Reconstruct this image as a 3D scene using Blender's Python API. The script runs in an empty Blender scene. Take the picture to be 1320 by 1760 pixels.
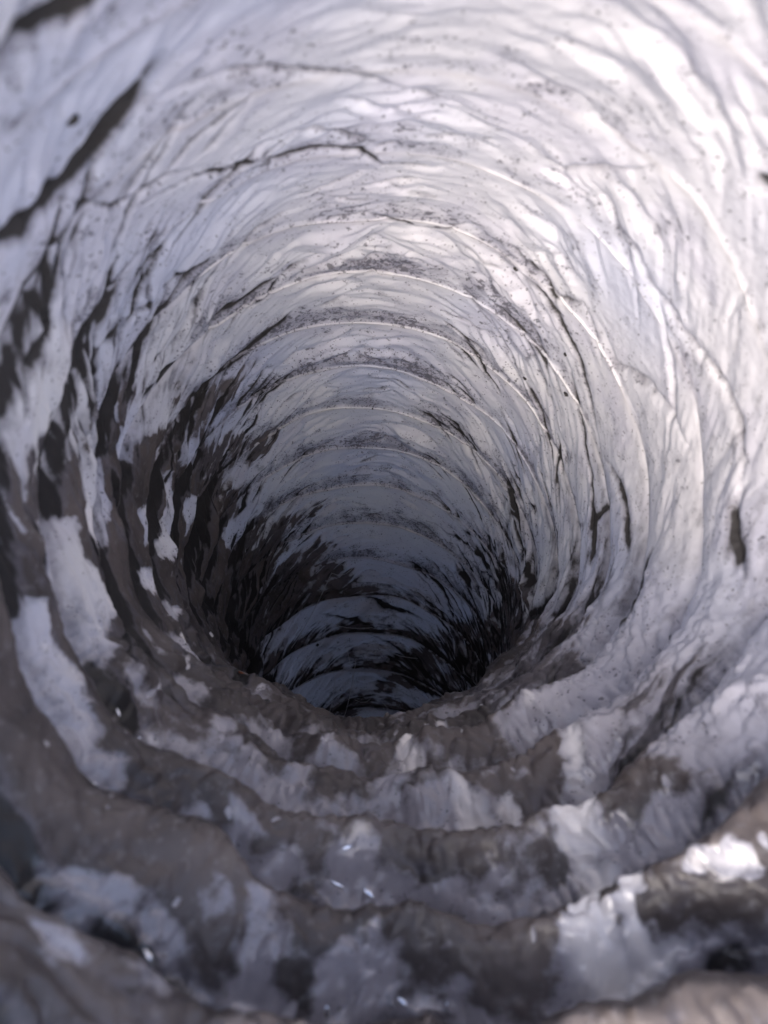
import bpy, math, random
import numpy as np

# ================================================================ camera, sky, sun, exposure
sc = bpy.context.scene
R = 0.125                                  # duct radius in metres
PITCH = math.radians(72)                   # the camera looks steeply down into the duct
cam_d = bpy.data.cameras.new("camera"); cam = bpy.data.objects.new("camera", cam_d)
sc.collection.objects.link(cam); sc.camera = cam
cam_d.sensor_fit = 'VERTICAL'; cam_d.sensor_height = 36.0; cam_d.sensor_width = 27.0
cam_d.lens = 1321.0 / 1760.0 * 36.0
cam_d.clip_start = 0.005; cam_d.clip_end = 200.0
cam.location = (0, 0, 1.2); cam.rotation_euler = (math.pi / 2 - PITCH, 0, 0)
cam_d.dof.use_dof = True; cam_d.dof.focus_distance = 5.0 * R; cam_d.dof.aperture_fstop = 12.0

SUN_DIR = (0.22, 1.0, 0.48)                # travel of the sunlight in camera axes (right, forward, up)
def to_world(x, y, z):
    c, s = math.cos(PITCH), math.sin(PITCH)
    return x, y * c + z * s, -y * s + z * c
sx, sy, sz = to_world(*SUN_DIR); n = math.sqrt(sx * sx + sy * sy + sz * sz); sx, sy, sz = sx / n, sy / n, sz / n
elev = math.asin(-sz); azim = math.atan2(-sx, -sy)
w = bpy.data.worlds.new("World"); sc.world = w; w.use_nodes = True
nt = w.node_tree; nt.nodes.clear()
sky = nt.nodes.new('ShaderNodeTexSky'); sky.sky_type = 'NISHITA'; sky.sun_disc = False
sky.sun_elevation = elev; sky.sun_rotation = azim; sky.dust_density = 5.5; sky.air_density = 0.7; sky.ozone_density = 1.0
bg = nt.nodes.new('ShaderNodeBackground'); bg.inputs['Strength'].default_value = 0.15
wo = nt.nodes.new('ShaderNodeOutputWorld')
nt.links.new(sky.outputs[0], bg.inputs[0]); nt.links.new(bg.outputs[0], wo.inputs[0])
sun_d = bpy.data.lights.new("sun", 'SUN'); sun_d.energy = 0.5; sun_d.angle = math.radians(40); sun_d.color = (1.0, 0.99, 0.985)
sun = bpy.data.objects.new("sun", sun_d); sc.collection.objects.link(sun)
from mathutils import Vector
sun.rotation_euler = Vector((sx, sy, sz)).to_track_quat('-Z', 'Y').to_euler(); sun.location = (0, 0, 4)
vs = sc.view_settings; vs.view_transform = 'Standard'; vs.look = 'None'; vs.gamma = 1.0; vs.exposure = 1.84
vs.use_curve_mapping = False
sc.cycles.max_bounces = 7; sc.cycles.diffuse_bounces = 6; sc.cycles.glossy_bounces = 2; sc.cycles.use_denoising = True
sc.cycles.use_adaptive_sampling = True; sc.cycles.adaptive_threshold = 0.03

# ---------------------------------------------------------------- duct axis (unit: duct radius)
PIT = 0.42997                      # pitch of the wire helix
_sg = np.linspace(-4.0, 16.0, 8001); _ds = _sg[1] - _sg[0]; _i0 = int(np.argmin(abs(_sg)))
_sc = np.clip(_sg, -1.5, 7.0)
_kap = (0.21 - 0.015156 * _sc + 0.003038 * _sc ** 2) * np.clip((8.0 - _sg) / 1.0, 0, 1)
def _int(v, start):
    c = np.cumsum(v) * _ds
    return c + (start - c[_i0])
_phi = _int(_kap, -0.13698)
_u = np.clip((_sg - 0.3) / 3.7, 0, 1)
_psi = np.radians(-6.0) * (1 - _u * _u * (3 - 2 * _u))
_cx = _int(np.sin(_psi) * np.cos(_phi), 0.105)
_cy = _int(np.cos(_psi) * np.cos(_phi), 1.90968)
_cz = _int(-np.sin(_phi), 0.03375)
def axis(s):
    return [np.interp(s, _sg, a) for a in (_phi, _psi, _cx, _cy, _cz)]
def tube(s, th, r):
    """point at axis length s, angle th (0 = top, + = right), radius r; camera space: x right, y forward, z up"""
    phi, psi, cx, cy, cz = axis(s)
    a, b = np.sin(th) * r, np.cos(th) * r
    return (cx + np.cos(psi) * a + np.sin(psi) * np.sin(phi) * b,
            cy - np.sin(psi) * a + np.cos(psi) * np.sin(phi) * b,
            cz + np.cos(phi) * b)


# ================================================================ tables: stains and creases (turn, degrees round the duct)
CLEAN = [
[(1.49,-82),(1.69,-84.7),(2.02,-85),(2.18,-91.7),(1.98,-99.7),(1.72,-102.3),(1.46,-100.3),(1.28,-94.3),(1.23,-88.3),(1.28,-85.3)],
[(0.44,-95.3),(1.05,-96.3),(1.13,-101.3),(1.36,-107.3),(1.44,-113),(1.09,-118.3),(0.73,-119.7),(0.62,-116.7),(0.53,-109),(0.42,-103.7),(0.39,-99.3)],
[(-0.3,-103.3),(0.14,-105.3),(0.16,-109.7),(0.29,-117.3),(0.11,-124),(-0.09,-127),(0.06,-131.3),(-0.21,-133),(-0.44,-129.7),(-0.4,-126),(-0.37,-119.3),(-0.39,-114),(-0.44,-108.3)],
[(2.63,-62.3),(3.56,-66.3),(3.1,-72),(2.9,-77.7),(2.99,-81.3),(2.59,-84.7),(2.41,-81.3),(2.38,-76.3),(2.48,-69)],
[(5.09,-78.3),(5.32,-73.7),(5.65,-71.7),(5.79,-75),(5.54,-80.3),(5.47,-85.7),(5.18,-82.3)],
[(3.2,-92.3),(3.78,-84.7),(3.93,-88.7),(3.68,-95),(3.43,-98)],
[(3.99,-77),(4.4,-75.7),(4.75,-83.7),(4.75,-94),(4.29,-100.3),(3.96,-99.3),(3.96,-95.3),(4.16,-85.7)],
[(6.89,-30.3),(6.99,-21),(7.46,-27),(7.66,-44.7),(7.66,-56.7),(7.74,-63),(7.71,-67.7),(7.23,-72.7),(7.04,-67.7),(7.2,-55.3),(7.05,-43.3)],
[(9.29,-51),(9.18,-45),(9.09,-26),(9.09,-17.7),(9.41,-30),(9.52,-43),(9.49,-48.3)],
[(0.4,-72.3),(0.57,-68.3),(0.91,-71),(0.81,-75.3),(0.52,-81),(0.26,-83.7),(0.07,-81.7),(0.17,-77)],
[(3.04,-105.3),(3.69,-105.3),(3.56,-110.3),(3.05,-111.7),(2.87,-108.7)],
[(2.87,-122.7),(4.06,-125.3),(3.4,-132.7),(2.56,-134),(2.31,-129.7),(2.43,-125.3)],
[(3.68,-114),(4.17,-114.7),(3.89,-119.3),(3.25,-120.7)],
[(-1.29,-128.7),(-1.09,-132),(-1,-138.3),(-1.13,-140),(-1.34,-135.7),(-1.42,-131.3)],
[(0.58,-148.7),(0.95,-153.7),(0.93,-162.3),(0.55,-164.7),(0.35,-160.3),(0.3,-153.3)],
[(0.14,-166),(0.22,-173.3),(-0.17,178.7),(-0.44,177.7),(-0.49,-175.3),(-0.34,-169)],
[(-1.7,-127.7),(-1.59,-132.7),(-1.72,-135.3),(-1.82,-131.7),(-1.8,-128)],
[(-1.54,-139),(-1.29,-145.3),(-1.44,-149.7),(-1.67,-146.3),(-1.75,-141)],
[(-0.8,-152.7),(-0.6,-159),(-0.86,-162.3),(-1.08,-157.7),(-1.01,-153.7)],
[(-0.95,-163),(-0.83,-171.7),(-1.11,-174.7),(-1.29,-170.7),(-1.24,-165)],
[(0.73,152.7),(0.67,149.7),(0.49,147.7),(0.24,149),(0.04,149.7),(-0.09,152.7),(-0.12,155),(-0.06,157),(0.27,155),(0.5,155)],
[(1.18,142),(0.93,145),(0.73,148.7),(0.91,149.7),(1.13,145.7)],
[(1.13,169.7),(1.11,167),(0.72,166),(0.73,168),(0.44,169),(0.42,172.3),(0.67,170.3)],
[(0.96,162.7),(0.86,160.3),(0.63,161.7),(0.24,159),(0.29,161.7),(0.16,163.3),(0.29,166),(0.49,163.7)],
[(-0.47,162),(-0.39,159.3),(-0.22,158.7),(-0.37,154.7),(-0.6,149.3),(-0.63,150),(-0.52,155.7),(-0.55,161.3)],
[(-0.57,160.7),(-0.73,155),(-0.85,155),(-0.68,161)],
[(-0.75,161.3),(-0.8,157.3),(-1.09,158.3),(-1.29,160),(-1.26,163.7),(-0.98,163.3)],
[(-0.58,152.7),(-0.68,150),(-0.9,149),(-1.01,150.7),(-1.01,152.3),(-1.16,152),(-1.29,150.3),(-1.28,154.7),(-1.31,157.3),(-1.28,158.7),(-1.06,155.7),(-0.88,154.7)],
[(-0.63,146.7),(-0.72,142.7),(-0.85,138.7),(-0.88,139.3),(-0.75,143.3),(-0.7,146.3)],
[(0.52,144.7),(0.58,141.3),(0.37,141),(0.29,144.3),(0.29,146.3)],
[(2.25,177.3),(2.38,174.7),(1.95,173.7),(1.46,174.7),(1.42,176.7)],
[(3.15,165.3),(3.14,163),(2.61,163.7),(2.3,161.7),(2.25,163),(2.54,167.3)],
[(-0.91,145),(-0.95,140.7),(-1.03,136.7),(-1.11,137),(-1.05,141.3),(-1.01,145)],
[(-1.32,162),(-1.47,155),(-1.59,155.3),(-1.51,162)],
[(-0.11,156.7),(-0.26,152.7),(-0.85,155.7),(-1.21,157),(-1.36,160.3),(-1.31,163),(-0.73,160)],
[(3.33,117),(1.36,118),(1.19,123.7),(1.03,136.3),(0.93,141.7),(1.65,153),(2.02,155),(2.13,145.3),(2.08,136),(2.51,129.3),(3.23,128.7)],
[(-0.42,122.3),(-0.17,127),(0.02,133),(0.22,132),(0.34,125),(0.26,116.3),(-0.02,112)]]
GRIME = [
[(5.13,151.3),(5.01,128.7),(3.5,117.7),(2.95,120.3),(2.89,126.7),(2.44,141.3),(2.26,153.3)],
[(0.65,120.3),(0.45,121),(0.4,131.7),(0.5,139.7),(0.68,145.3),(0.81,138.7),(0.85,127.7)],
[(8.16,-62.3),(8.2,-44),(8.35,-30),(8.27,-18.7),(8.55,-25),(8.6,-42.7),(8.63,-57)],
[(9.13,-64.7),(9.41,-46),(9.27,-25),(9.55,-18.3),(9.72,-30.7),(9.77,-47.7),(9.72,-64)],
[(9.93,-48),(10.18,-35),(9.9,-22),(10.39,-8),(10.51,-20),(10.8,-36.7)],
[(3.71,-58.7),(4.21,-43),(4.11,-36.3),(4.32,-35),(4.53,-42.3),(4.42,-56.3),(4.07,-62.3)],
[(4.98,-58),(5.51,-44.7),(5.88,-49.7),(5.7,-65),(5.24,-68)],
[(5.75,-46),(5.77,-31.3),(6.1,-35),(6.25,-46)],
[(9.5,74.3),(7.83,80.7),(7.15,90.3),(7.09,102),(8.98,90)],
[(8.45,66.7),(8.09,70.7),(8.09,80),(8.67,80.7),(8.76,73.7)],
[(13.34,20.3),(13.11,56),(5.31,158),(14.31,-14),(13.93,-28),(13.6,0)],
[(1.84,-72.7),(2.35,-68.7),(2.26,-74.3),(1.9,-78.3)]]
CREASE = [
([(-1.69,-49.3),(-1.56,-44),(-1.49,-40.3),(-1.44,-36.3),(-1.49,-30)],0.0196,0.09,1.4),
([(-0.9,-32),(-0.75,-35),(-0.57,-39.3),(-0.45,-45),(-0.49,-50.3),(-0.65,-57),(-0.86,-61),(-1.05,-66)],0.0202,0.1,1.25),
([(-0.58,-39.3),(-0.47,-33.7),(-0.39,-28),(-0.21,-20.7),(-0.06,-14.7),(0.11,-6.7),(0.29,2.3),(0.42,12)],0.0077,0.045,0.45),
([(-0.65,-53.3),(-0.19,-50),(0.14,-47.3),(0.24,-43),(0.3,-38.3),(0.62,-28.3)],0.0054,0.03,0.55),
([(0.26,-49),(0.4,-42),(0.49,-36),(0.65,-28.3),(0.85,-22.7),(0.86,-17),(0.96,-7.7),(1.16,-3.3),(1.18,6.3),(1.01,10)],0.0065,0.045,0.85),
([(0.95,-6),(0.85,-1.3)],0.0067,0.03,0.5),
([(0.53,-21.7),(0.58,-16),(0.77,-10),(0.96,-4)],0.0080,0.03,0.35),
([(1.41,-27.7),(1.7,-36.7),(1.62,-45),(1.42,-53),(1.28,-63)],0.0093,0.04,0.7),
([(0.96,-38.3),(1.06,-50),(1.08,-54.7)],0.0068,0.03,0.4),
([(1.77,-8.3),(1.98,-0.7),(2.13,7.3),(2.1,12),(1.75,21.3)],0.0074,0.035,0.7),
([(1.77,21.7),(1.97,30),(2.02,37.3),(2.54,49.3)],0.0087,0.035,0.5),
([(2.08,14.7),(2.18,29),(2.21,38.7),(2.44,47),(2.74,57.7),(3.04,70),(3.14,77)],0.0094,0.04,0.6),
([(2.54,-14),(2.74,-24),(2.79,-35),(2.77,-45.3),(2.86,-51.7)],0.0094,0.04,0.8),
([(3.5,-20.3),(3.73,-25.7),(3.89,-39.3),(3.79,-51.7),(3.83,-61)],0.0163,0.05,1),
([(2.86,-51.7),(2.69,-61.7),(2.54,-70)],0.0115,0.04,0.8),
([(2.07,-59.7),(2.1,-65),(2.23,-72)],0.0104,0.04,0.8),
([(2.36,-54),(2.3,-62)],0.0108,0.03,0.7),
([(0.86,-73),(0.85,-67.3),(0.9,-59.7),(0.85,-53.3)],0.0082,0.04,0.7),
([(1.16,-71),(1.23,-64.3),(1.23,-57.3)],0.0088,0.04,0.6),
([(0.16,-82.7),(0.11,-71.3),(0.17,-66),(-0.35,-61.7)],0.0121,0.05,0.7),
([(0.63,25.7),(0.75,33.3),(0.9,42.3),(1.01,50.7),(0.98,59.7),(0.77,68.3),(0.65,77.7),(0.6,84.7),(0.67,95.7),(0.53,104.3)],0.0104,0.05,0.3),
([(0.55,17),(0.68,24.7),(0.35,31),(0.06,36.3)],0.0124,0.04,0.25),
([(-0.4,42),(-0.35,46.3)],0.0180,0.05,0.6),
([(-0.34,2),(-0.14,9.3),(-0.06,20),(0.14,30),(0.07,40)],0.0189,0.03,0),
([(2.05,37),(2.15,41.3),(1.88,46.7)],0.0109,0.03,0.5),
([(1.88,46.7),(2.07,60.3),(1.7,68),(1.52,77),(1.34,85.7)],0.0145,0.04,0.2),
([(3.14,77),(2.71,86.3),(2.59,96),(2.54,104.3)],0.0120,0.05,0.7),
([(1.95,100.7),(2.13,107),(2.07,117.7),(2.07,121.7)],0.0130,0.05,0.9),
([(0.7,90.7),(0.68,97.7),(0.57,105.7)],0.0157,0.06,0.9),
([(2.87,88.3),(3.56,91.7),(3.71,100.7),(3.83,105)],0.0105,0.04,0.7),
([(2.67,46),(3.09,59.7),(3.4,72.3),(3.6,85.3),(3.73,99),(4.09,107.3)],0.0092,0.04,0.6),
([(2.58,32.3),(3.09,46.7),(3.42,62)],0.0076,0.03,0.4),
([(5.52,51),(5.7,62.3),(5.7,73.7),(6.05,83)],0.0102,0.03,0.7),
([(6.21,49.7),(6.43,65.3),(6.53,80.7),(6.49,94),(6.62,101.3)],0.0107,0.04,0.8),
([(6.54,66.3),(6.84,82),(6.92,94.7)],0.0109,0.03,0.7),
([(8.3,36.7),(8.29,57),(8.39,66.3),(8.52,74.3),(8.67,83.3)],0.0127,0.04,0.8),
([(8.68,22.7),(8.63,43.7),(8.57,58.3),(8.71,68.7),(9.32,77)],0.0132,0.04,0.8),
([(9.34,40.7),(9.5,50),(9.93,56.3),(10.34,64.3)],0.0141,0.035,0.8),
([(8.96,56),(8.71,68.7)],0.0109,0.02,0.7),
([(7.69,72),(8.43,72.7)],0.0102,0.02,0.7),
([(5.09,77.3),(5.06,90.7),(5.14,103),(5.37,109.3)],0.0125,0.04,0.8),
([(4.8,104.7),(5.49,110.7),(7.61,102)],0.0165,0.04,0.9),
([(10.84,-11.3),(11.38,13),(11.4,32.3)],0.0158,0.025,0.7),
([(11.91,-6),(12.45,16.3),(12.8,34.3),(12.8,55.3)],0.0193,0.03,0.8),
([(11.2,0.7),(11.48,19.3)],0.0160,0.02,0.7),
([(12.83,6.7),(13.24,27.3),(13.09,51.3)],0.0198,0.03,0.8),
([(11.12,-30.7),(11.55,-12),(11.97,6.7)],0.0161,0.02,0.6),
([(0.12,-82.7),(0.27,-90.3),(0.37,-97.3),(0.39,-104.7),(0.52,-114),(0.5,-122.3),(0.22,-126.3)],0.0075,0.06,1),
([(-0.5,-107.7),(-0.45,-115),(-0.47,-123),(-0.52,-129.3),(-0.55,-134.7),(-0.72,-138.7)],0.0090,0.06,1),
([(0.6,-77.3),(0.62,-84.7),(0.57,-90.7)],0.0093,0.05,0.9),
([(1.09,-78.3),(1.19,-86.3),(1.34,-98.7),(1.65,-108),(1.6,-116),(1.01,-124),(0.81,-127.3)],0.0071,0.05,0.9),
([(1.6,-75),(2.21,-84.3),(2.63,-96),(2.64,-106.3),(2.41,-116.7)],0.0084,0.05,0.9),
([(2.61,-85.7),(2.86,-100.7),(2.87,-108.7),(2.58,-122.7)],0.0090,0.05,1),
([(3.84,-79.7),(3.88,-92),(3.71,-107.7),(2.84,-121.7)],0.0101,0.05,1),
([(3.84,-62.7),(4.83,-77.7),(5.14,-95.3),(4.39,-116),(3.81,-125.7)],0.0140,0.06,1),
([(5.14,-64.7),(6.05,-76.7),(6.23,-95.7),(7.48,-98.3),(8.6,-104.7),(10.72,-89)],0.0186,0.06,1),
([(7.58,-38.3),(7.78,-59.3),(8.34,-74),(9.11,-85.7),(11.33,-75.3),(13.7,-43.3)],0.0227,0.06,1),
([(3.63,-125.7),(4.58,-137),(3.05,-148.7)],0.0122,0.04,0.9)]
SPECK = [(5.67,64),(3.23,59.3),(3.74,48),(2.81,52),(2.2,30.3),(12.04,-30.7),(6,2.3),(-0.88,-44),(1.36,118.3)]
WEB = [((11.71,-46.7),(10.28,-19)),((10.28,-19),(10.21,-9.3)),((11.99,-15.7),(13.42,-10.7)),((14.26,-19.3),(12.66,-9)),((14,-28),(13.01,-21.7)),((12.14,-61.7),(11.74,-35.3)),((11.3,-29.3),(11.84,0.3)),((12.35,-40.3),(11.4,-24.7)),((11.32,19),(11.69,40.3)),((12.22,0.3),(12.47,26.7)),((13.75,5),(14.16,20.7)),((13.73,-10.3),(13.6,0))]
RUST = (4.34,-139)
GLINT = [(0.63,-163.3),(-0.04,-168),(0.09,-168.7),(-0.39,-170.7),(0.44,-178.7),(0.4,-177.3),(-1.21,-153.7),(-1.14,-166.3),(-1.11,-166),(0.39,-126.3),(0.47,-132),(0.5,-134.3),(4.6,-148),(-1.16,-175.3),(-1.16,179),(0.85,-140.3),(2.03,-146.3),(-0.24,179.3),(1.54,-158.7),(-0.35,172.3),(-0.53,-129.3),(-0.8,-130.7),(-1.62,-141),(-0.11,-172.7),(-0.4,178)]

# ================================================================ noise
_rng = np.random.default_rng(7)
_perm = np.concatenate([_rng.permutation(256)] * 3)
_g = _rng.normal(size=(256, 3)); _g /= np.linalg.norm(_g, axis=1)[:, None]; _g = _g.astype(np.float32)
def perlin(x, y, z):
    x, y, z = [np.asarray(a, np.float32) for a in (x, y, z)]
    xi, yi, zi = np.floor(x), np.floor(y), np.floor(z)
    xf, yf, zf = x - xi, y - yi, z - zi
    xi, yi, zi = xi.astype(np.int32) & 255, yi.astype(np.int32) & 255, zi.astype(np.int32) & 255
    u, v, t = [a * a * a * (a * (a * 6 - 15) + 10) for a in (xf, yf, zf)]
    def gr(dx, dy, dz):
        h = _perm[_perm[_perm[(xi + dx) & 255] + ((yi + dy) & 255)] + ((zi + dz) & 255)]
        q = _g[h]
        return q[..., 0] * (xf - dx) + q[..., 1] * (yf - dy) + q[..., 2] * (zf - dz)
    def mx(a, b, k): return a + (b - a) * k
    return 1.6 * mx(mx(mx(gr(0,0,0), gr(1,0,0), u), mx(gr(0,1,0), gr(1,1,0), u), v),
                    mx(mx(gr(0,0,1), gr(1,0,1), u), mx(gr(0,1,1), gr(1,1,1), u), v), t)
def ss(a, b, x):
    t = np.clip((x - a) / (b - a), 0, 1); return t * t * (3 - 2 * t)

# ================================================================ the surface field over (turn q, angle th)
TH_N = 1260
TH = np.linspace(-np.pi, np.pi, TH_N + 1)
Q0, Q1 = -3, 30
rows = []
for m in range(Q0, Q1):
    nr = 22 if m < -2 else (54 if m < 13 else (36 if m < 17 else 6))
    rows.append(m + np.arange(nr) / nr)
rows = np.concatenate(rows + [[Q1]])
Qg, Tg = np.meshgrid(rows, TH, indexing='ij')
band_start = [int(np.argmin(abs(rows - m))) for m in range(Q0, Q1 + 1)]

def field(q, th):
    """-> axis length s, inward height h and the stain maps"""
    deg = np.degrees(th); ad = abs(deg)
    cs, sn = np.cos(th), np.sin(th)
    t = q - np.floor(q)                                     # place inside one turn of fabric
    s = PIT * (q + th / (2 * np.pi))
    k = s / PIT
    fade = 1 - ss(122, 176, ad)                             # left and right agree again along the floor line
    rt = lambda a, b: ss(a, b, deg) * fade
    low = np.where(deg < 0, ss(42, 92, ad), ss(58, 118, ad))                                   # sides and floor: compressed, slack
    flo = ss(105, 160, ad)
    # slack fabric wanders along the duct
    wob = perlin(s * 2.1, cs * 2.3 + 5, sn * 2.3) * (0.07 + 0.08 * low) * PIT * 1.2
    wob += perlin(s * 5.0, cs * 6 + 15, sn * 6 + 3) * (0.01 + 0.06 * low) * PIT
    s2 = s + wob
    # wire to wire profile: high behind the wire, sinking to a sharp valley just before the next one
    v = 0.955
    tc = np.clip(t / v, 0, 1); fold = t ** 2.0
    rise = ss(v, 1.0, t)
    prof_c = np.where(t < v, 1 - tc ** 0.9, rise)
    prof_l = (np.abs(np.sin(np.pi * t ** 1.1)) ** 0.42) * (1 - flo) + flo * np.abs(np.sin(np.pi * fold)) ** 0.9
    amp_c = (0.003 + 0.005 * ss(0.5, 3, k) + .006 * ss(4, 8, k)) + 0.004 * perlin(k * .7, cs * 2, sn * 2 + 9)
    amp_l = (0.085 - .015 * rt(0, 40) + (0.160 + .03 * rt(0, 40)) * flo) * (1 + .28 * perlin(k * .8 + 30, cs * 3, sn * 3))
    h = prof_c * amp_c * (1 - low) + (prof_l * amp_l - .070 - .095 * flo) * low
    env = np.clip(np.sin(np.pi * np.clip(t / v, 0, 1)), 0, 1) ** 0.6
    # oblique wrinkles running away from the wires, mirrored left and right
    lean = 1.0 * (1 - cs) + 0.35 * (1 - np.cos(2 * th))
    sp = s - lean * 0.55
    w1 = perlin(sp * 5.0 + 3, cs * 2.2, sn * 2.2)
    w2 = perlin(sp * 10.0 + 31 + .25 * w1, cs * 3.6 + 4, sn * 3.6)
    w3 = perlin(sp * 21.0 + 77 + .3 * w2, cs * 6.0, sn * 6.0 + 8)
    w5 = perlin((s + lean * .35) * 8.0 + 12, cs * 3.2, sn * 3.2 + 55)
    deep_ = ss(8, 11, k); ceil_ = 1 - ss(30, 60, ad)
    bil = abs(w5) * (.10 + .12 * ceil_) - .03 - .025 * ceil_ + abs(w1) * 0.50 + abs(w2) * 0.34 + abs(w3) * 0.17
    gate = 0.55 + 0.9 * perlin(s * 1.7 + 50, cs * 2.5, sn * 2.5)
    gate = np.clip(gate, 0.15, 1.3)
    wr = (bil - 0.22) * (0.125 + 0.075 * ss(20, 75, ad) - 0.03 * flo) * env * gate
    wr *= (1 - .82 * rt(25, 55) * ss(6, 3, k)) * (1 - .35 * ss(2, 0, k)) * (1 + .20 * (1 - ss(20, 50, ad))) * (1 + .5 * deep_)
    h += wr
    # crumple across the folds of the floor, and facets
    c1 = perlin(s * 4.2, cs * 5 + 40, sn * 5); c2 = perlin(s * 9, cs * 10 + 40, sn * 10); c3 = perlin(s * 20, cs * 21, sn * 21 + 60)
    sec = np.abs(np.sin(2 * np.pi * (t + .12 + .22 * c1))) ** .7 * np.clip(.55 + 1.1 * perlin(s * 1.5 + 8, cs * 2.6, sn * 2.6 + 61), 0, 1)
    h += flo * .040 * (sec - .4)
    h += (abs(c1) * .012 + abs(c2) * .016 + abs(c3) * .022 - .015) * flo * (0.4 + .6 * env)
    h += (c2 * .007 + c3 * .004) * (0.35 + .65 * low) * env
    valley = np.clip(1 - abs(w2) * 10, 0, 1) * .9 + np.clip(1 - abs(w1) * 16, 0, 1) + np.clip(1 - abs(w3) * 7, 0, 1) * .55
    valley *= env ** .4 * np.clip(gate * 1.3 - .2, 0, 1.3)

    # ---------------- stains
    kL = [-6, -0.6, 0.2, 0.9, 2.0, 3.4, 4.6, 6.2, 8.0, 9.2, 10.3, 11.2, 13, 18]
    tL = [-86, -86, -83, -78, -74, -64, -62, -58, -52, -40, -25, 15, 60, 90]
    kR = [-6, -0.6, 0.0, 0.7, 1.5, 2.4, 3.6, 5.0, 7.0, 9.0, 10.4, 12, 18]
    tR = [127, 127, 131, 139, 136, 119, 123, 115, 98, 82, 68, 62, 60]
    left = np.interp(k, kL, tL) - deg                       # >0 beyond the left edge of the grime
    right = deg - np.interp(k, kR, tR)
    G = np.maximum(left, right) / 34.0
    G = np.clip(G, -1.2, 0.42)
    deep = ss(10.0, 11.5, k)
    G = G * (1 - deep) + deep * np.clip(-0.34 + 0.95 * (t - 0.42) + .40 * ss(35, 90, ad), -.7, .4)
    n1 = perlin(s * 3.1, cs * 3.6, sn * 3.6 + 21); n2 = perlin(s * 8, cs * 8 + 9, sn * 8); n3 = perlin(sp * 14, cs * 5, sn * 5 + 33)
    n4 = perlin(sp * 34, np.cos(th) * 9, np.sin(th) * 9 + 13)
    G += 0.22 * n1 + 0.16 * n2 + (0.24 * n3 + .22 * n4) * (1 - .5 * flo)
    G += flo * (1.6 * (t - 0.63) + .20 * n2 + .15 * n1 - .16 * ss(.5, 2.0, k) * (1 - ss(5, 8, k)) + .10 * n4) * (1 - deep)   # silt rests on the backs of the folds
    soot = np.zeros_like(s); pale = np.zeros_like(s)
    fl = perlin(s * 17 + 40, cs * 15, sn * 15 + 44) + .35 * perlin(s * 26, cs * 26, sn * 26 + 14)
    fleck = .8 * ss(.62, .80, fl + .10 * n1) * ss(88, 125, ad) * (1 - deep)
    pale += .55 * fleck; G -= .75 * fleck
    side = ss(38, 72, ad) * (1 - .75 * flo)
    leftside = ss(20, 60, -deg) * fade
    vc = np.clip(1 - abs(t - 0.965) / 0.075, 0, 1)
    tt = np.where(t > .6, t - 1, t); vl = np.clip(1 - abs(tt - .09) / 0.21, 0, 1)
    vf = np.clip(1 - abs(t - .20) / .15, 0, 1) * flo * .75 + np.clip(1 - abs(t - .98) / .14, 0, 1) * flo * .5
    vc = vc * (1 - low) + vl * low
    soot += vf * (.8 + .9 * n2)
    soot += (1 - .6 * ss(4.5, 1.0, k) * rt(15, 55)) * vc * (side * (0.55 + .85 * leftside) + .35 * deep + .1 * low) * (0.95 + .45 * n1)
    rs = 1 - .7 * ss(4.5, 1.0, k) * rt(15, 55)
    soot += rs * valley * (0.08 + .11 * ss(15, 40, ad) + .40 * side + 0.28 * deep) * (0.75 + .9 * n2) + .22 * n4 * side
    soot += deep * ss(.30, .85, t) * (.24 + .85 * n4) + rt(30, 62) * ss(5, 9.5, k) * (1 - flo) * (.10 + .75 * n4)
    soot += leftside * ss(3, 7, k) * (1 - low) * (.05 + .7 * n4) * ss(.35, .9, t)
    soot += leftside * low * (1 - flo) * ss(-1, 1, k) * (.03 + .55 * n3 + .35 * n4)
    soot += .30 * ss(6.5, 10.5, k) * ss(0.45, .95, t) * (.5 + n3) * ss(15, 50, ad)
    dust_shade = (1 - .55 * rt(30, 70) * ss(5, 2, k)) * ss(0.42 + .30 * n3, 0.99, t) * (0.86 + .7 * n1) * (.50 + .5 * ss(0, 3.5, k)) * (1 - .6 * low) + 0.25 * valley
    dust_shade += .16 * ss(.3, 3.5, k) * (1 - flo) * (.85 + .7 * n1)   # dusty film that also paints in the light falling off past the mouth
    return s2, h, G, soot, dust_shade, pale, t, low, flo, deep

def seg_dist(px, py, A, B):
    ax, ay = A; bx, by = B
    dx, dy = bx - ax, by - ay; L = dx * dx + dy * dy + 1e-12
    u = np.clip(((px - ax) * dx + (py - ay) * dy) / L, 0, 1)
    return np.hypot(px - ax - u * dx, py - ay - u * dy), u
def poly_sd(px, py, P):
    d = np.full(px.shape, 9e9); ins = np.zeros(px.shape, bool)
    for i in range(len(P)):
        A, B = P[i], P[(i + 1) % len(P)]
        d = np.minimum(d, seg_dist(px, py, A, B)[0])
        c = ((A[1] > py) != (B[1] > py))
        xx = (B[0] - A[0]) * (py - A[1]) / ((B[1] - A[1]) if B[1] != A[1] else 1e-9) + A[0]
        ins ^= c & (px < xx)
    return np.where(ins, d, -d)
def unwrap(P):
    P = [(a * PIT, math.radians(b)) for a, b in P]; o = [P[0]]
    for a, b in P[1:]:
        while b - o[-1][1] > math.pi: b -= 2 * math.pi
        while b - o[-1][1] < -math.pi: b += 2 * math.pi
        o.append((a, b))
    return o
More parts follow.
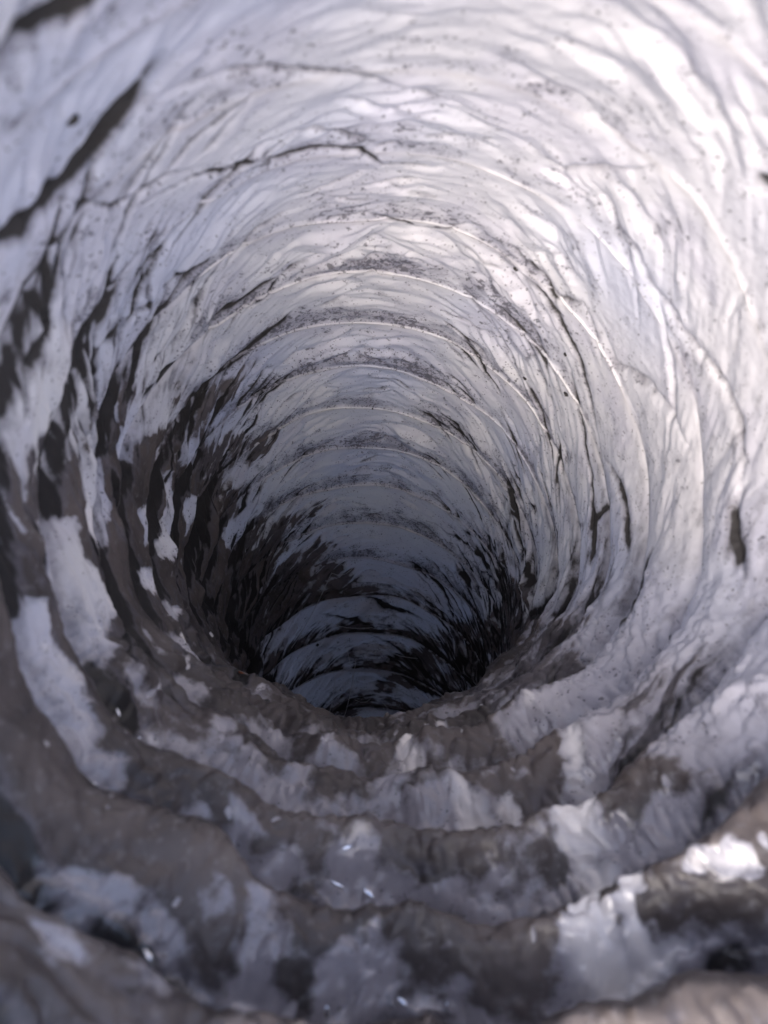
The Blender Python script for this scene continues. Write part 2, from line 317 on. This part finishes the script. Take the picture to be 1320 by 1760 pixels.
def each_window(P, pad, S, T):
    """yield index windows (flat) where the outline P may reach, for all wraps of the angle"""
    s0, s1 = min(a for a, b in P) - pad, max(a for a, b in P) + pad
    t0, t1 = min(b for a, b in P) - pad, max(b for a, b in P) + pad
    for wrp in ((0,) if t0 > -math.pi and t1 < math.pi else (-2 * math.pi, 0, 2 * math.pi)):
        i = np.nonzero((S > s0) & (S < s1) & (T + wrp > t0) & (T + wrp < t1))[0]
        if len(i): yield i, S[i], T[i] + wrp

def full(q, th):
    shp = q.shape; q = q.ravel(); th = th.ravel()
    s, h, G, soot, dust_shade, pale, t, low, flo, deep = field(q, th)
    sr = PIT * (q + th / (2 * np.pi))
    wx = perlin(sr * 13, np.cos(th) * 13, np.sin(th) * 13 + 5) * .022 + perlin(sr * 40, np.cos(th) * 40, np.sin(th) * 40 + 5) * .007
    wy = perlin(sr * 13 + 60, np.cos(th) * 13, np.sin(th) * 13 + 5) * .022 + perlin(sr * 40 + 9, np.cos(th) * 40, np.sin(th) * 40) * .007
    lean = 1.0 * (1 - np.cos(th)) + 0.35 * (1 - np.cos(2 * th))
    stk = perlin((sr - .55 * lean) * 26 + 5, np.cos(th) * 6, np.sin(th) * 6 + 3) + .6 * perlin((sr - .55 * lean) * 60, np.cos(th) * 14, np.sin(th) * 14 + 3)
    floor_ = ss(95, 130, abs(np.degrees(th)))
    for n, P in enumerate(CLEAN):
        P = unwrap(P)
        for i, a, b in each_window(P, .12, sr, th):
            sd = poly_sd(a + wx[i], b + wy[i], P)
            m = ss(-.05, .04, sd + .018 * stk[i])
            if 13 <= n < 20: m *= .55
            if 20 <= n < 35: m = ss(-.03, .035, sd + .022 * stk[i])
            G[i] = G[i] * (1 - m) + m * (-0.42 + .12 * stk[i])
            soot[i] *= 1 - .75 * m
            if 20 <= n < 35: soot[i] *= 1 - .9 * m
            if 20 <= n < 35: pale[i] = np.maximum(pale[i], m)
    for P in GRIME:
        P = unwrap(P)
        for i, a, b in each_window(P, .12, sr, th):
            m = ss(-.07, .04, poly_sd(a + wx[i], b + wy[i], P) + .04 * stk[i])
            G[i] = G[i] * (1 - m) + m * (.16 + .40 * stk[i])
            soot[i] += m * (.30 + .25 * stk[i])
    lowv = low
    for P, wd, dp, so in CREASE:
        P = unwrap(P); nseg = len(P) - 1
        for i, a, b in each_window(P, max(.05, wd * 9), sr, th):
            best = np.full(a.shape, 9e9); al = np.zeros(a.shape)
            aa, bb = a + wx[i] * .5, b + wy[i] * .5
            for j in range(nseg):
                d, u = seg_dist(aa, bb, P[j], P[j + 1])
                m = d < best; best[m] = d[m]; al[m] = (j + u[m]) / nseg
            tap = np.clip(np.minimum(al, 1 - al) * 3.0, 0.05, 1)
            x = best / (max(wd * 1.5, .0085) * (0.4 + .6 * tap))
            h[i] -= dp * .40 * tap * np.exp(-x * 1.0) - dp * .05 * tap * np.exp(-(x - 3.0) ** 2 / 2.5)
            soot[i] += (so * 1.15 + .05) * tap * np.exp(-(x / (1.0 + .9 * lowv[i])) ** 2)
            dust_shade[i] += so * .5 * tap * np.exp(-x / 2.2)
    # grime has a body of its own
    gm = ss(-.04, .10, G)
    crk = perlin(sr * 13, np.cos(th) * 9, np.sin(th) * 9 + 81); crk2 = perlin(sr * 17 + 4, np.cos(th) * 26, np.sin(th) * 26 + 31)
    h += floor_ * (1 - .75 * gm) * (abs(crk) * .022 + abs(crk2) * .016 - .012)
    lump = perlin(sr * 16, np.cos(th) * 16, np.sin(th) * 16) * .0035 + perlin(sr * 34, np.cos(th) * 34 + 7, np.sin(th) * 34) * .003
    h += gm * (0.004 + lump)
    c_, s_ = np.cos(th), np.sin(th)
    mott = .5 + .5 * (perlin(sr * 3.2, c_ * 3.2, s_ * 3.2 + 70) * .6 + perlin(sr * 7, c_ * 7, s_ * 7 + 70) * .32 + perlin(sr * 15, c_ * 15, s_ * 15 + 70) * .2)
    tint = .5 + .5 * perlin(sr * 1.3, c_ * 1.3, s_ * 1.3 + 90) + .08 * ss(100, 132, abs(np.degrees(th))) + .6 * ss(9.3, 11.3, sr / PIT)
    r = [a.reshape(shp) for a in (s, h, G, soot, dust_shade, pale, mott, tint)]
    r.append(ss(100, 132, abs(np.degrees(th))).reshape(shp))
    return r

# fan creases: fine tapering folds that leave each wire and run back down the duct, some of them forked
_rc = np.random.default_rng(23)
def _lean(a): return 1.0 * (1 - math.cos(a)) + 0.35 * (1 - math.cos(2 * a))
for side_, count in ((-1, 95), (1, 105)):
    for _ in range(count):
        k0 = _rc.uniform(-0.5, 11.5)
        t0 = math.radians(_rc.uniform(14, 66)); span = math.radians(_rc.uniform(9, 30))
        near = max(0.0, min(1.0, (4.5 - k0) / 3.0))
        if side_ > 0 and near > .4 and _rc.random() < .65: continue
        so = _rc.uniform(.35, .95) * ((1 - .88 * near) if side_ > 0 else (1 - .3 * near))
        wd = _rc.uniform(.0035, .0075); q0 = round(k0 - side_ * t0 / (2 * math.pi)) - _rc.uniform(0.0, .45)
        s0 = PIT * (q0 + side_ * t0 / (2 * math.pi)); f_ = _rc.uniform(.35, .75); b_ = _rc.uniform(-.05, .05)
        def line(ta, sp, s_, f__, b__):
            o = []
            for u in np.linspace(0, 1, 6):
                a = ta + sp * u
                o.append(((s_ + f__ * (_lean(a) - _lean(ta)) + b__ * math.sin(u * 3) + _rc.normal() * .004) / PIT, math.degrees(side_ * a)))
            return o
        L_ = line(t0, span, s0, f_, b_)
        CREASE.append((L_, wd, _rc.uniform(.02, .05) * ((1 - .5 * near) if side_ > 0 else 1), so))
        if _rc.random() < .45:
            j = _rc.integers(1, 4); a_, d_ = L_[j]
            CREASE.append((line(abs(math.radians(d_)), span * .55, a_ * PIT, f_ * _rc.uniform(.3, 1.9), .02), wd * .8, .02, so * .8))

for _ in range(60):                                         # faint short creases across the roof panels
    side_ = 1 if _rc.random() < .5 else -1
    q0 = _rc.integers(0, 13) + _rc.uniform(.15, .8); t0 = math.radians(_rc.uniform(-14, 22)); span = math.radians(_rc.uniform(7, 20))
    s0 = PIT * (q0 + side_ * t0 / (2 * math.pi)); f_ = _rc.uniform(.10, .5) * PIT / math.radians(20)
    L_ = [((s0 + f_ * span * u * (1 + .3 * math.sin(4 * u)) + _rc.normal() * .003) / PIT, math.degrees(side_ * (t0 + span * u))) for u in np.linspace(0, 1, 5)]
    CREASE.append((L_, _rc.uniform(.003, .006), _rc.uniform(.02, .045), _rc.uniform(.12, .42)))

# ================================================================ material
def nodes_of(name):
    m = bpy.data.materials.new(name); m.use_nodes = True
    t = m.node_tree; t.nodes.clear(); return m, t
class NB:
    def __init__(s, t): s.t = t
    def put(s, k, **kw):
        n = s.t.nodes.new(k)
        for a, b in kw.items(): setattr(n, a, b)
        return n
    def set(s, n, **ins):
        for a, b in ins.items():
            a = a.replace('_', ' ')
            if hasattr(b, 'is_output') or isinstance(b, bpy.types.NodeSocket): s.t.links.new(b, n.inputs[a])
            else: n.inputs[a].default_value = b
        return n
    def attr(s, name): return s.put('ShaderNodeAttribute', attribute_name=name).outputs['Fac']
    def m(s, op, a, b=None, c=None, clamp=False):
        n = s.put('ShaderNodeMath', operation=op, use_clamp=clamp)
        for i, v in enumerate((a, b, c)):
            if v is None: continue
            if isinstance(v, bpy.types.NodeSocket): s.t.links.new(v, n.inputs[i])
            else: n.inputs[i].default_value = v
        return n.outputs[0]
    def step(s, v, lo, hi, a=0.0, b=1.0):
        n = s.put('ShaderNodeMapRange', interpolation_type='SMOOTHSTEP')
        s.t.links.new(v, n.inputs[0])
        for i, x in enumerate((lo, hi, a, b)): n.inputs[i + 1].default_value = x
        return n.outputs[0]
    def mix(s, f, a, b):
        n = s.put('ShaderNodeMix', data_type='RGBA')
        for i, v in ((0, f), (6, a), (7, b)):
            if isinstance(v, bpy.types.NodeSocket): s.t.links.new(v, n.inputs[i])
            else: n.inputs[i].default_value = v if i == 0 else (*v, 1)
        return n.outputs[2]
    def noise(s, vec, scale, detail=4, rough=.55, dist=0.0):
        n = s.put('ShaderNodeTexNoise'); s.t.links.new(vec, n.inputs['Vector'])
        n.inputs['Scale'].default_value = scale; n.inputs['Detail'].default_value = detail
        n.inputs['Roughness'].default_value = rough; n.inputs['Distortion'].default_value = dist
        return n.outputs['Fac']

mat, T_ = nodes_of("dirty_vinyl"); B = NB(T_)
P_ = B.put('ShaderNodeTexCoord').outputs['Object']
U = 1.0 / R
a_g, a_s, a_d, a_p, a_f = [B.attr(x) for x in ('grime', 'soot', 'dust_shade', 'pale', 'floor')]
nf = B.noise(P_, 11 * U, 4, .65); nm = B.attr('mottle'); nl = B.attr('tint')
nx = B.noise(P_, 38 * U, 2, .6); ny = B.noise(P_, 80 * U, 1, .5)
# vinyl: lavender grey to warm grey
blue = B.step(nl, .35, .75)
vin = B.mix(blue, (0.578, 0.572, 0.600), (0.465, 0.485, 0.585))
vin = B.mix(B.m('MULTIPLY', B.step(nm, .42, .68), .45), vin, (0.46, 0.45, 0.525))
vin = B.mix(B.m('MULTIPLY', B.m('MULTIPLY', a_f, B.step(nm, .40, .68, 1, .55)), B.m('SUBTRACT', 1.0, a_p, clamp=True)), vin, (0.46, 0.45, 0.505))
vin = B.mix(B.m('MULTIPLY', a_p, .95), vin, (0.80, 0.775, 0.775))
# thin dusty film, with the painted darkening of the deeper turns
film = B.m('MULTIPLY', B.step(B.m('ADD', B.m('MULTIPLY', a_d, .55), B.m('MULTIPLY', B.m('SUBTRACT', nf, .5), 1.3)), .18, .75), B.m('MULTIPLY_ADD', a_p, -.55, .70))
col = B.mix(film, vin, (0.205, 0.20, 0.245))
# speckles of soot
sp1 = B.step(B.m('ADD', nx, B.m('ADD', B.m('MULTIPLY', a_d, .13), B.m('MULTIPLY', B.m('SUBTRACT', nm, .5), .35))), .715, .76)
sp2 = B.step(B.m('ADD', ny, B.m('ADD', B.m('MULTIPLY', a_d, .10), B.m('MULTIPLY', B.m('SUBTRACT', nf, .5), .5))), .70, .745)
col = B.mix(B.m('MULTIPLY', B.m('MAXIMUM', sp1, sp2), B.m('MULTIPLY_ADD', a_p, -.6, .72)), col, (0.05, 0.048, 0.06))
# brown grime
gv = B.m('ADD', a_g, B.m('MULTIPLY', B.m('SUBTRACT', nf, .5), .75))
gv = B.m('DIVIDE', gv, B.m('MULTIPLY_ADD', a_f, 1.1, 1.0))
gf = B.step(gv, -.02, .09)
halo = B.m('MULTIPLY', B.step(gv, -.30, .02), B.m('MULTIPLY_ADD', a_p, -.35, .42))
gcol = B.mix(B.step(nm, .35, .65), (0.040, 0.031, 0.028), (0.092, 0.075, 0.069))
gcol = B.mix(B.m('MULTIPLY', B.step(nx, .56, .70), .5), gcol, (0.16, 0.15, 0.155))
col = B.mix(halo, col, (0.15, 0.14, 0.155))
col = B.mix(B.m('MULTIPLY', gf, .95), col, gcol)
# soot in the creases
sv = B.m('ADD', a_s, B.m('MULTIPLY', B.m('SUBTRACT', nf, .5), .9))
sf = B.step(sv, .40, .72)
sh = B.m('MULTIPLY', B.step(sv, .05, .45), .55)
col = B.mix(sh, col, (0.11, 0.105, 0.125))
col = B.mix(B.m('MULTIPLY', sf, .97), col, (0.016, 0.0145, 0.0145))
dirt = B.m('MAXIMUM', gf, sf)
rough = B.m('ADD', B.m('MULTIPLY', dirt, .34), B.m('ADD', .50, B.m('MULTIPLY', B.m('SUBTRACT', nm, .5), .25)))
rough = B.m('MAXIMUM', B.m('SUBTRACT', rough, B.m('MULTIPLY', a_f, .36)), .06)
hgt = B.noise(P_, 22 * U, 1)
bump = B.set(B.put('ShaderNodeBump'), Strength=0.30, Distance=0.02 * R, Height=hgt)
bs = B.set(B.put('ShaderNodeBsdfPrincipled'), Base_Color=col, Roughness=rough, Normal=bump.outputs[0])
bs.inputs['Specular IOR Level'].default_value = 0.45
T_.links.new(B.m('MULTIPLY', a_f, B.m('MULTIPLY_ADD', gf, -.68, .80)), bs.inputs['Coat Weight']); bs.inputs['Coat Roughness'].default_value = 0.07
out = B.put('ShaderNodeOutputMaterial'); # the thin vinyl lets a little daylight through where no dirt blocks it
tr = B.set(B.put('ShaderNodeBsdfTranslucent'), Color=col)
mx = B.put('ShaderNodeMixShader')
T_.links.new(B.m('MULTIPLY', B.m('SUBTRACT', 1.0, dirt, clamp=True), 0.22), mx.inputs[0])
T_.links.new(bs.outputs[0], mx.inputs[1]); T_.links.new(tr.outputs[0], mx.inputs[2]); T_.links.new(mx.outputs[0], out.inputs[0])

def simple(name, c, rough=.7, var=.35):
    m, t = nodes_of(name); b = NB(t); p = b.put('ShaderNodeTexCoord').outputs['Object']
    n = b.noise(p, 300, 3)
    cc = b.mix(n, tuple(x * (1 - var) for x in c), tuple(min(1, x * (1 + var)) for x in c))
    d = b.set(b.put('ShaderNodeBsdfPrincipled'), Base_Color=cc, Roughness=rough)
    o = b.put('ShaderNodeOutputMaterial'); t.links.new(d.outputs[0], o.inputs[0]); return m

# ================================================================ build the duct
CAM = np.array(cam.location)
def world(x, y, z):
    c, s = math.cos(PITCH), math.sin(PITCH)
    x, y, z = x * R, y * R, z * R
    return np.stack([x + CAM[0], y * c + z * s + CAM[1], -y * s + z * c + CAM[2]], -1)

S, H, GR, SO, DU, PA, MO, TI, FL = full(Qg, Tg)
for A in (S, H, GR, SO, DU, PA, MO, TI, FL):                        # close the seam: turn m at +180 is turn m+1 at -180
    for j, q in enumerate(rows):
        k_ = np.argmin(abs(rows - (q + 1)))
        if abs(rows[k_] - (q + 1)) < 1e-6 and A is not S:
            A[k_, 0] = A[j, -1]
        elif abs(rows[k_] - (q + 1)) < 1e-6:
            A[k_, 0] = A[j, -1]
V = world(*tube(S, Tg, 1 - H))
du = np.gradient(V, axis=0); dv = np.gradient(V, axis=1)
NV = np.cross(du, dv); NV /= np.linalg.norm(NV, axis=-1, keepdims=True) + 1e-12
x, y, z = tube(S, Tg, 0.0); toax = world(x, y, z) - V
NV *= np.sign((NV * toax).sum(-1, keepdims=True))
for j, q in enumerate(rows):                                # one normal on both sides of the seam
    k_ = int(np.argmin(abs(rows - (q + 1))))
    if abs(rows[k_] - (q + 1)) < 1e-6:
        m_ = NV[k_, 0] + NV[j, -1]; m_ /= np.linalg.norm(m_); NV[k_, 0] = m_; NV[j, -1] = m_

col_ = sc.collection
base = Vector(world(*[np.array(v) for v in tube(Q0 * PIT, 0.0, 0.0)]))
duct = bpy.data.objects.new("flexible_duct", None); col_.objects.link(duct); duct.location = base
duct["label"] = "dirty grey vinyl flexible air duct with wire ribs, seen down its inside"; duct["category"] = "duct"
BASE = np.array(base)

def grid_mesh(name, verts, attrs, normals, material, flip=False, wrap_u=False):
    nu, nv = verts.shape[:2]
    me = bpy.data.meshes.new(name)
    idx = np.arange(nu * nv).reshape(nu, nv)
    if wrap_u: idx = np.concatenate([idx, idx[:1]], 0)
    f = np.stack([idx[:-1, :-1], idx[:-1, 1:], idx[1:, 1:], idx[1:, :-1]], -1).reshape(-1, 4)
    if flip: f = f[:, ::-1]
    me.vertices.add(nu * nv); me.vertices.foreach_set('co', (verts.reshape(-1, 3)).astype(np.float32).ravel())
    me.loops.add(f.size); me.loops.foreach_set('vertex_index', f.astype(np.int32).ravel())
    me.polygons.add(len(f)); me.polygons.foreach_set('loop_start', np.arange(0, f.size, 4, dtype=np.int32))
    me.update(calc_edges=True)
    for k, a in attrs.items():
        at = me.attributes.new(k, 'FLOAT', 'POINT'); at.data.foreach_set('value', a.astype(np.float32).ravel())
    me.polygons.foreach_set('use_smooth', np.ones(len(f), bool))
    if normals is not None:
        me.normals_split_custom_set_from_vertices(normals.reshape(-1, 3).astype(np.float32).tolist())
    me.materials.append(material); me.validate(); return me
def child(name, me, parent=duct):
    o = bpy.data.objects.new(name, me); col_.objects.link(o); o.parent = parent; return o

for bi in range(len(band_start) - 1):
    a, b = band_start[bi], band_start[bi + 1] + 1
    at = dict(grime=GR[a:b], soot=SO[a:b], dust_shade=DU[a:b], pale=PA[a:b], mottle=MO[a:b], tint=TI[a:b], floor=FL[a:b])
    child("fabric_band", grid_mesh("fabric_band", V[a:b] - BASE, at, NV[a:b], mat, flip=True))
# the wire inside its hem, one turn per part
rw = 0.0085 * R
for bi in range(1, len(band_start) - 1):
    a = band_start[bi]
    dg = np.degrees(TH[::2]); sink = np.maximum(ss(60, 95, dg), ss(38, 60, -dg))[:, None]
    near = .9 * float(ss(3.0, 0.0, rows[a])) + (.50 + .9 * perlin(TH[::2] * 2.5, TH[::2] * 0 + rows[a] * 3.7, TH[::2] * 0))[:, None]
    c = V[a, ::2] + NV[a, ::2] * rw * (0.15 - near - 3.0 * sink)
    tan = np.gradient(c, axis=0); tan /= np.linalg.norm(tan, axis=1)[:, None]
    nn = NV[a, ::2]; bb = np.cross(tan, nn)
    ang = np.arange(8) / 8 * 2 * np.pi
    ring = np.stack([c + rw * (math.cos(q) * nn + math.sin(q) * bb) for q in ang], 0)
    def rep(A): return np.repeat(A[a, ::2][None], 8, 0)
    at = dict(grime=rep(GR) - .12, soot=rep(SO) * .5 - .1, dust_shade=rep(DU) * 1.0 + .35, pale=rep(PA), mottle=rep(MO), tint=rep(TI), floor=rep(FL))
    child("wire_coil", grid_mesh("wire_coil", ring - BASE, at, None, mat, wrap_u=True))
# ================================================================ small loose things caught in the duct
def surf(k, deg):
    """nearest built point and normal at (turn, angle)"""
    th = math.radians(deg); q = k - th / (2 * math.pi)
    i = int(np.argmin(abs(rows - q))); j = int(np.argmin(abs(TH - th)))
    return V[i, j], NV[i, j], (i, j)
def rock(name, c, n, size, seed, material, squash=(1, 1, .6)):
    rr = np.random.default_rng(seed)
    import bmesh
    bm = bmesh.new(); bmesh.ops.create_icosphere(bm, subdivisions=2, radius=1.0)
    k_ = rr.uniform(2, 3, 3); o_ = rr.uniform(0, 9, 3)
    for v in bm.verts:
        w_ = 1 + .35 * float(perlin(v.co.x * 1.6 + o_[0], v.co.y * 1.6 + o_[1], v.co.z * 1.6 + o_[2])) + .15 * rr.normal() * .5
        v.co = Vector((v.co.x * squash[0], v.co.y * squash[1], v.co.z * squash[2])) * w_ * size
    me = bpy.data.meshes.new(name); bm.to_mesh(me); bm.free(); me.materials.append(material)
    o = bpy.data.objects.new(name, me); col_.objects.link(o)
    o.rotation_euler = Vector(n).to_track_quat('Z', 'Y').to_euler(); o.location = Vector(c + n * size * squash[2] * .35)
    return o
m_crumb = simple("soot_crumb", (0.02, 0.018, 0.018), .9)
m_rust = simple("rust_brown", (0.22, 0.085, 0.045), .8)
m_web = simple("cobweb_grey", (0.42, 0.42, 0.46), .6, .1)
WHERE = ["on the right wall beside a long dark crease", "on the right wall between curved folds", "on the upper right wall beneath a rib",
         "on the right wall between two fine wrinkles", "high on the right, where two creases meet", "in the dark deep end beside the cobweb",
         "on the roof between two ribs", "at upper left beside the dark fold", "on the bright right wall above the grime"]
SZ = [.017, .012, .011, .010, .011, .016, .007, .013, .016]
for n_, (k_, d_) in enumerate(SPECK):
    c, nn, _ = surf(k_, d_)
    o = rock("dirt_crumb", c, nn, SZ[n_] * R, 40 + n_, m_crumb)
    o["label"] = "tiny black crumb of dirt stuck " + WHERE[n_]; o["category"] = "crumb"; o["group"] = "dirt crumbs stuck to the duct wall"
c, nn, _ = surf(*RUST)
o = rock("rust_flake", c, nn, .022 * R, 91, m_rust, (1.5, .6, .25)); o["label"] = "small rusty orange flake among dark folds at lower left"; o["category"] = "flake"
# added metal flecks standing in for glints of the wet floor folds
m_glint, tf = nodes_of("glint_metal"); bf = NB(tf); pf = bf.put('ShaderNodeTexCoord').outputs['Object']
df = bf.set(bf.put('ShaderNodeBsdfPrincipled'), Metallic=1.0, Roughness=bf.m('MULTIPLY_ADD', bf.noise(pf, 900, 2), .25, .08), Base_Color=(0.80, 0.83, 0.90, 1))
of = bf.put('ShaderNodeOutputMaterial'); tf.links.new(df.outputs[0], of.inputs[0])
rf_ = np.random.default_rng(5)
for n_, (k_, d_) in enumerate(GLINT):
    c, nn, _ = surf(k_, d_)
    tocam = CAM - c; tocam /= np.linalg.norm(tocam)
    ax = .45 * nn + .55 * tocam + rf_.normal(size=3) * .08; ax /= np.linalg.norm(ax)
    o = rock("glint_fleck", c, ax, rf_.uniform(.0035, .0075) * R, 200 + n_, m_glint, (rf_.uniform(.8, 3.2), rf_.uniform(.35, .9), .22))
    o.location = Vector(c + nn * .012 * R)
    o["label"] = "tiny added metal fleck making a glint on the dirty floor folds"; o["category"] = "fleck"; o["group"] = "added glint flecks on the floor folds"
# cobweb across the deep end: one thing, each thread a part
web = bpy.data.objects.new("cobweb", None); col_.objects.link(web)
web["label"] = "thin pale cobweb threads stretched across the dark deep end"; web["category"] = "cobweb"
P0 = None
for n_, (a_, b_) in enumerate(WEB):
    ca, na, _ = surf(*a_); cb, nb, _ = surf(*b_)
    ca = ca + na * .02 * R; cb = cb + nb * .02 * R
    if P0 is None: P0 = ca; web.location = Vector(P0)
    u_ = np.linspace(0, 1, 14)[:, None]
    mid = (na + nb) * .5
    line = ca * (1 - u_) + cb * u_ + mid * (.05 * R * np.sin(np.pi * u_)) - np.array([0, 0, 1.]) * (.02 * R * np.sin(np.pi * u_))
    tn = np.gradient(line, axis=0); tn /= np.linalg.norm(tn, axis=1)[:, None]
    e1 = np.cross(tn, mid / np.linalg.norm(mid)); e1 /= np.linalg.norm(e1, axis=1)[:, None]; e2 = np.cross(tn, e1)
    rad = (.0022 if n_ % 3 else .0032) * R
    ring = np.stack([line + rad * (math.cos(q) * e1 + math.sin(q) * e2) for q in np.arange(4) / 4 * 2 * np.pi], 0)
    child("thread", grid_mesh("thread", ring - P0, {}, None, m_web, wrap_u=True), web)
print("verts", V.size // 3)
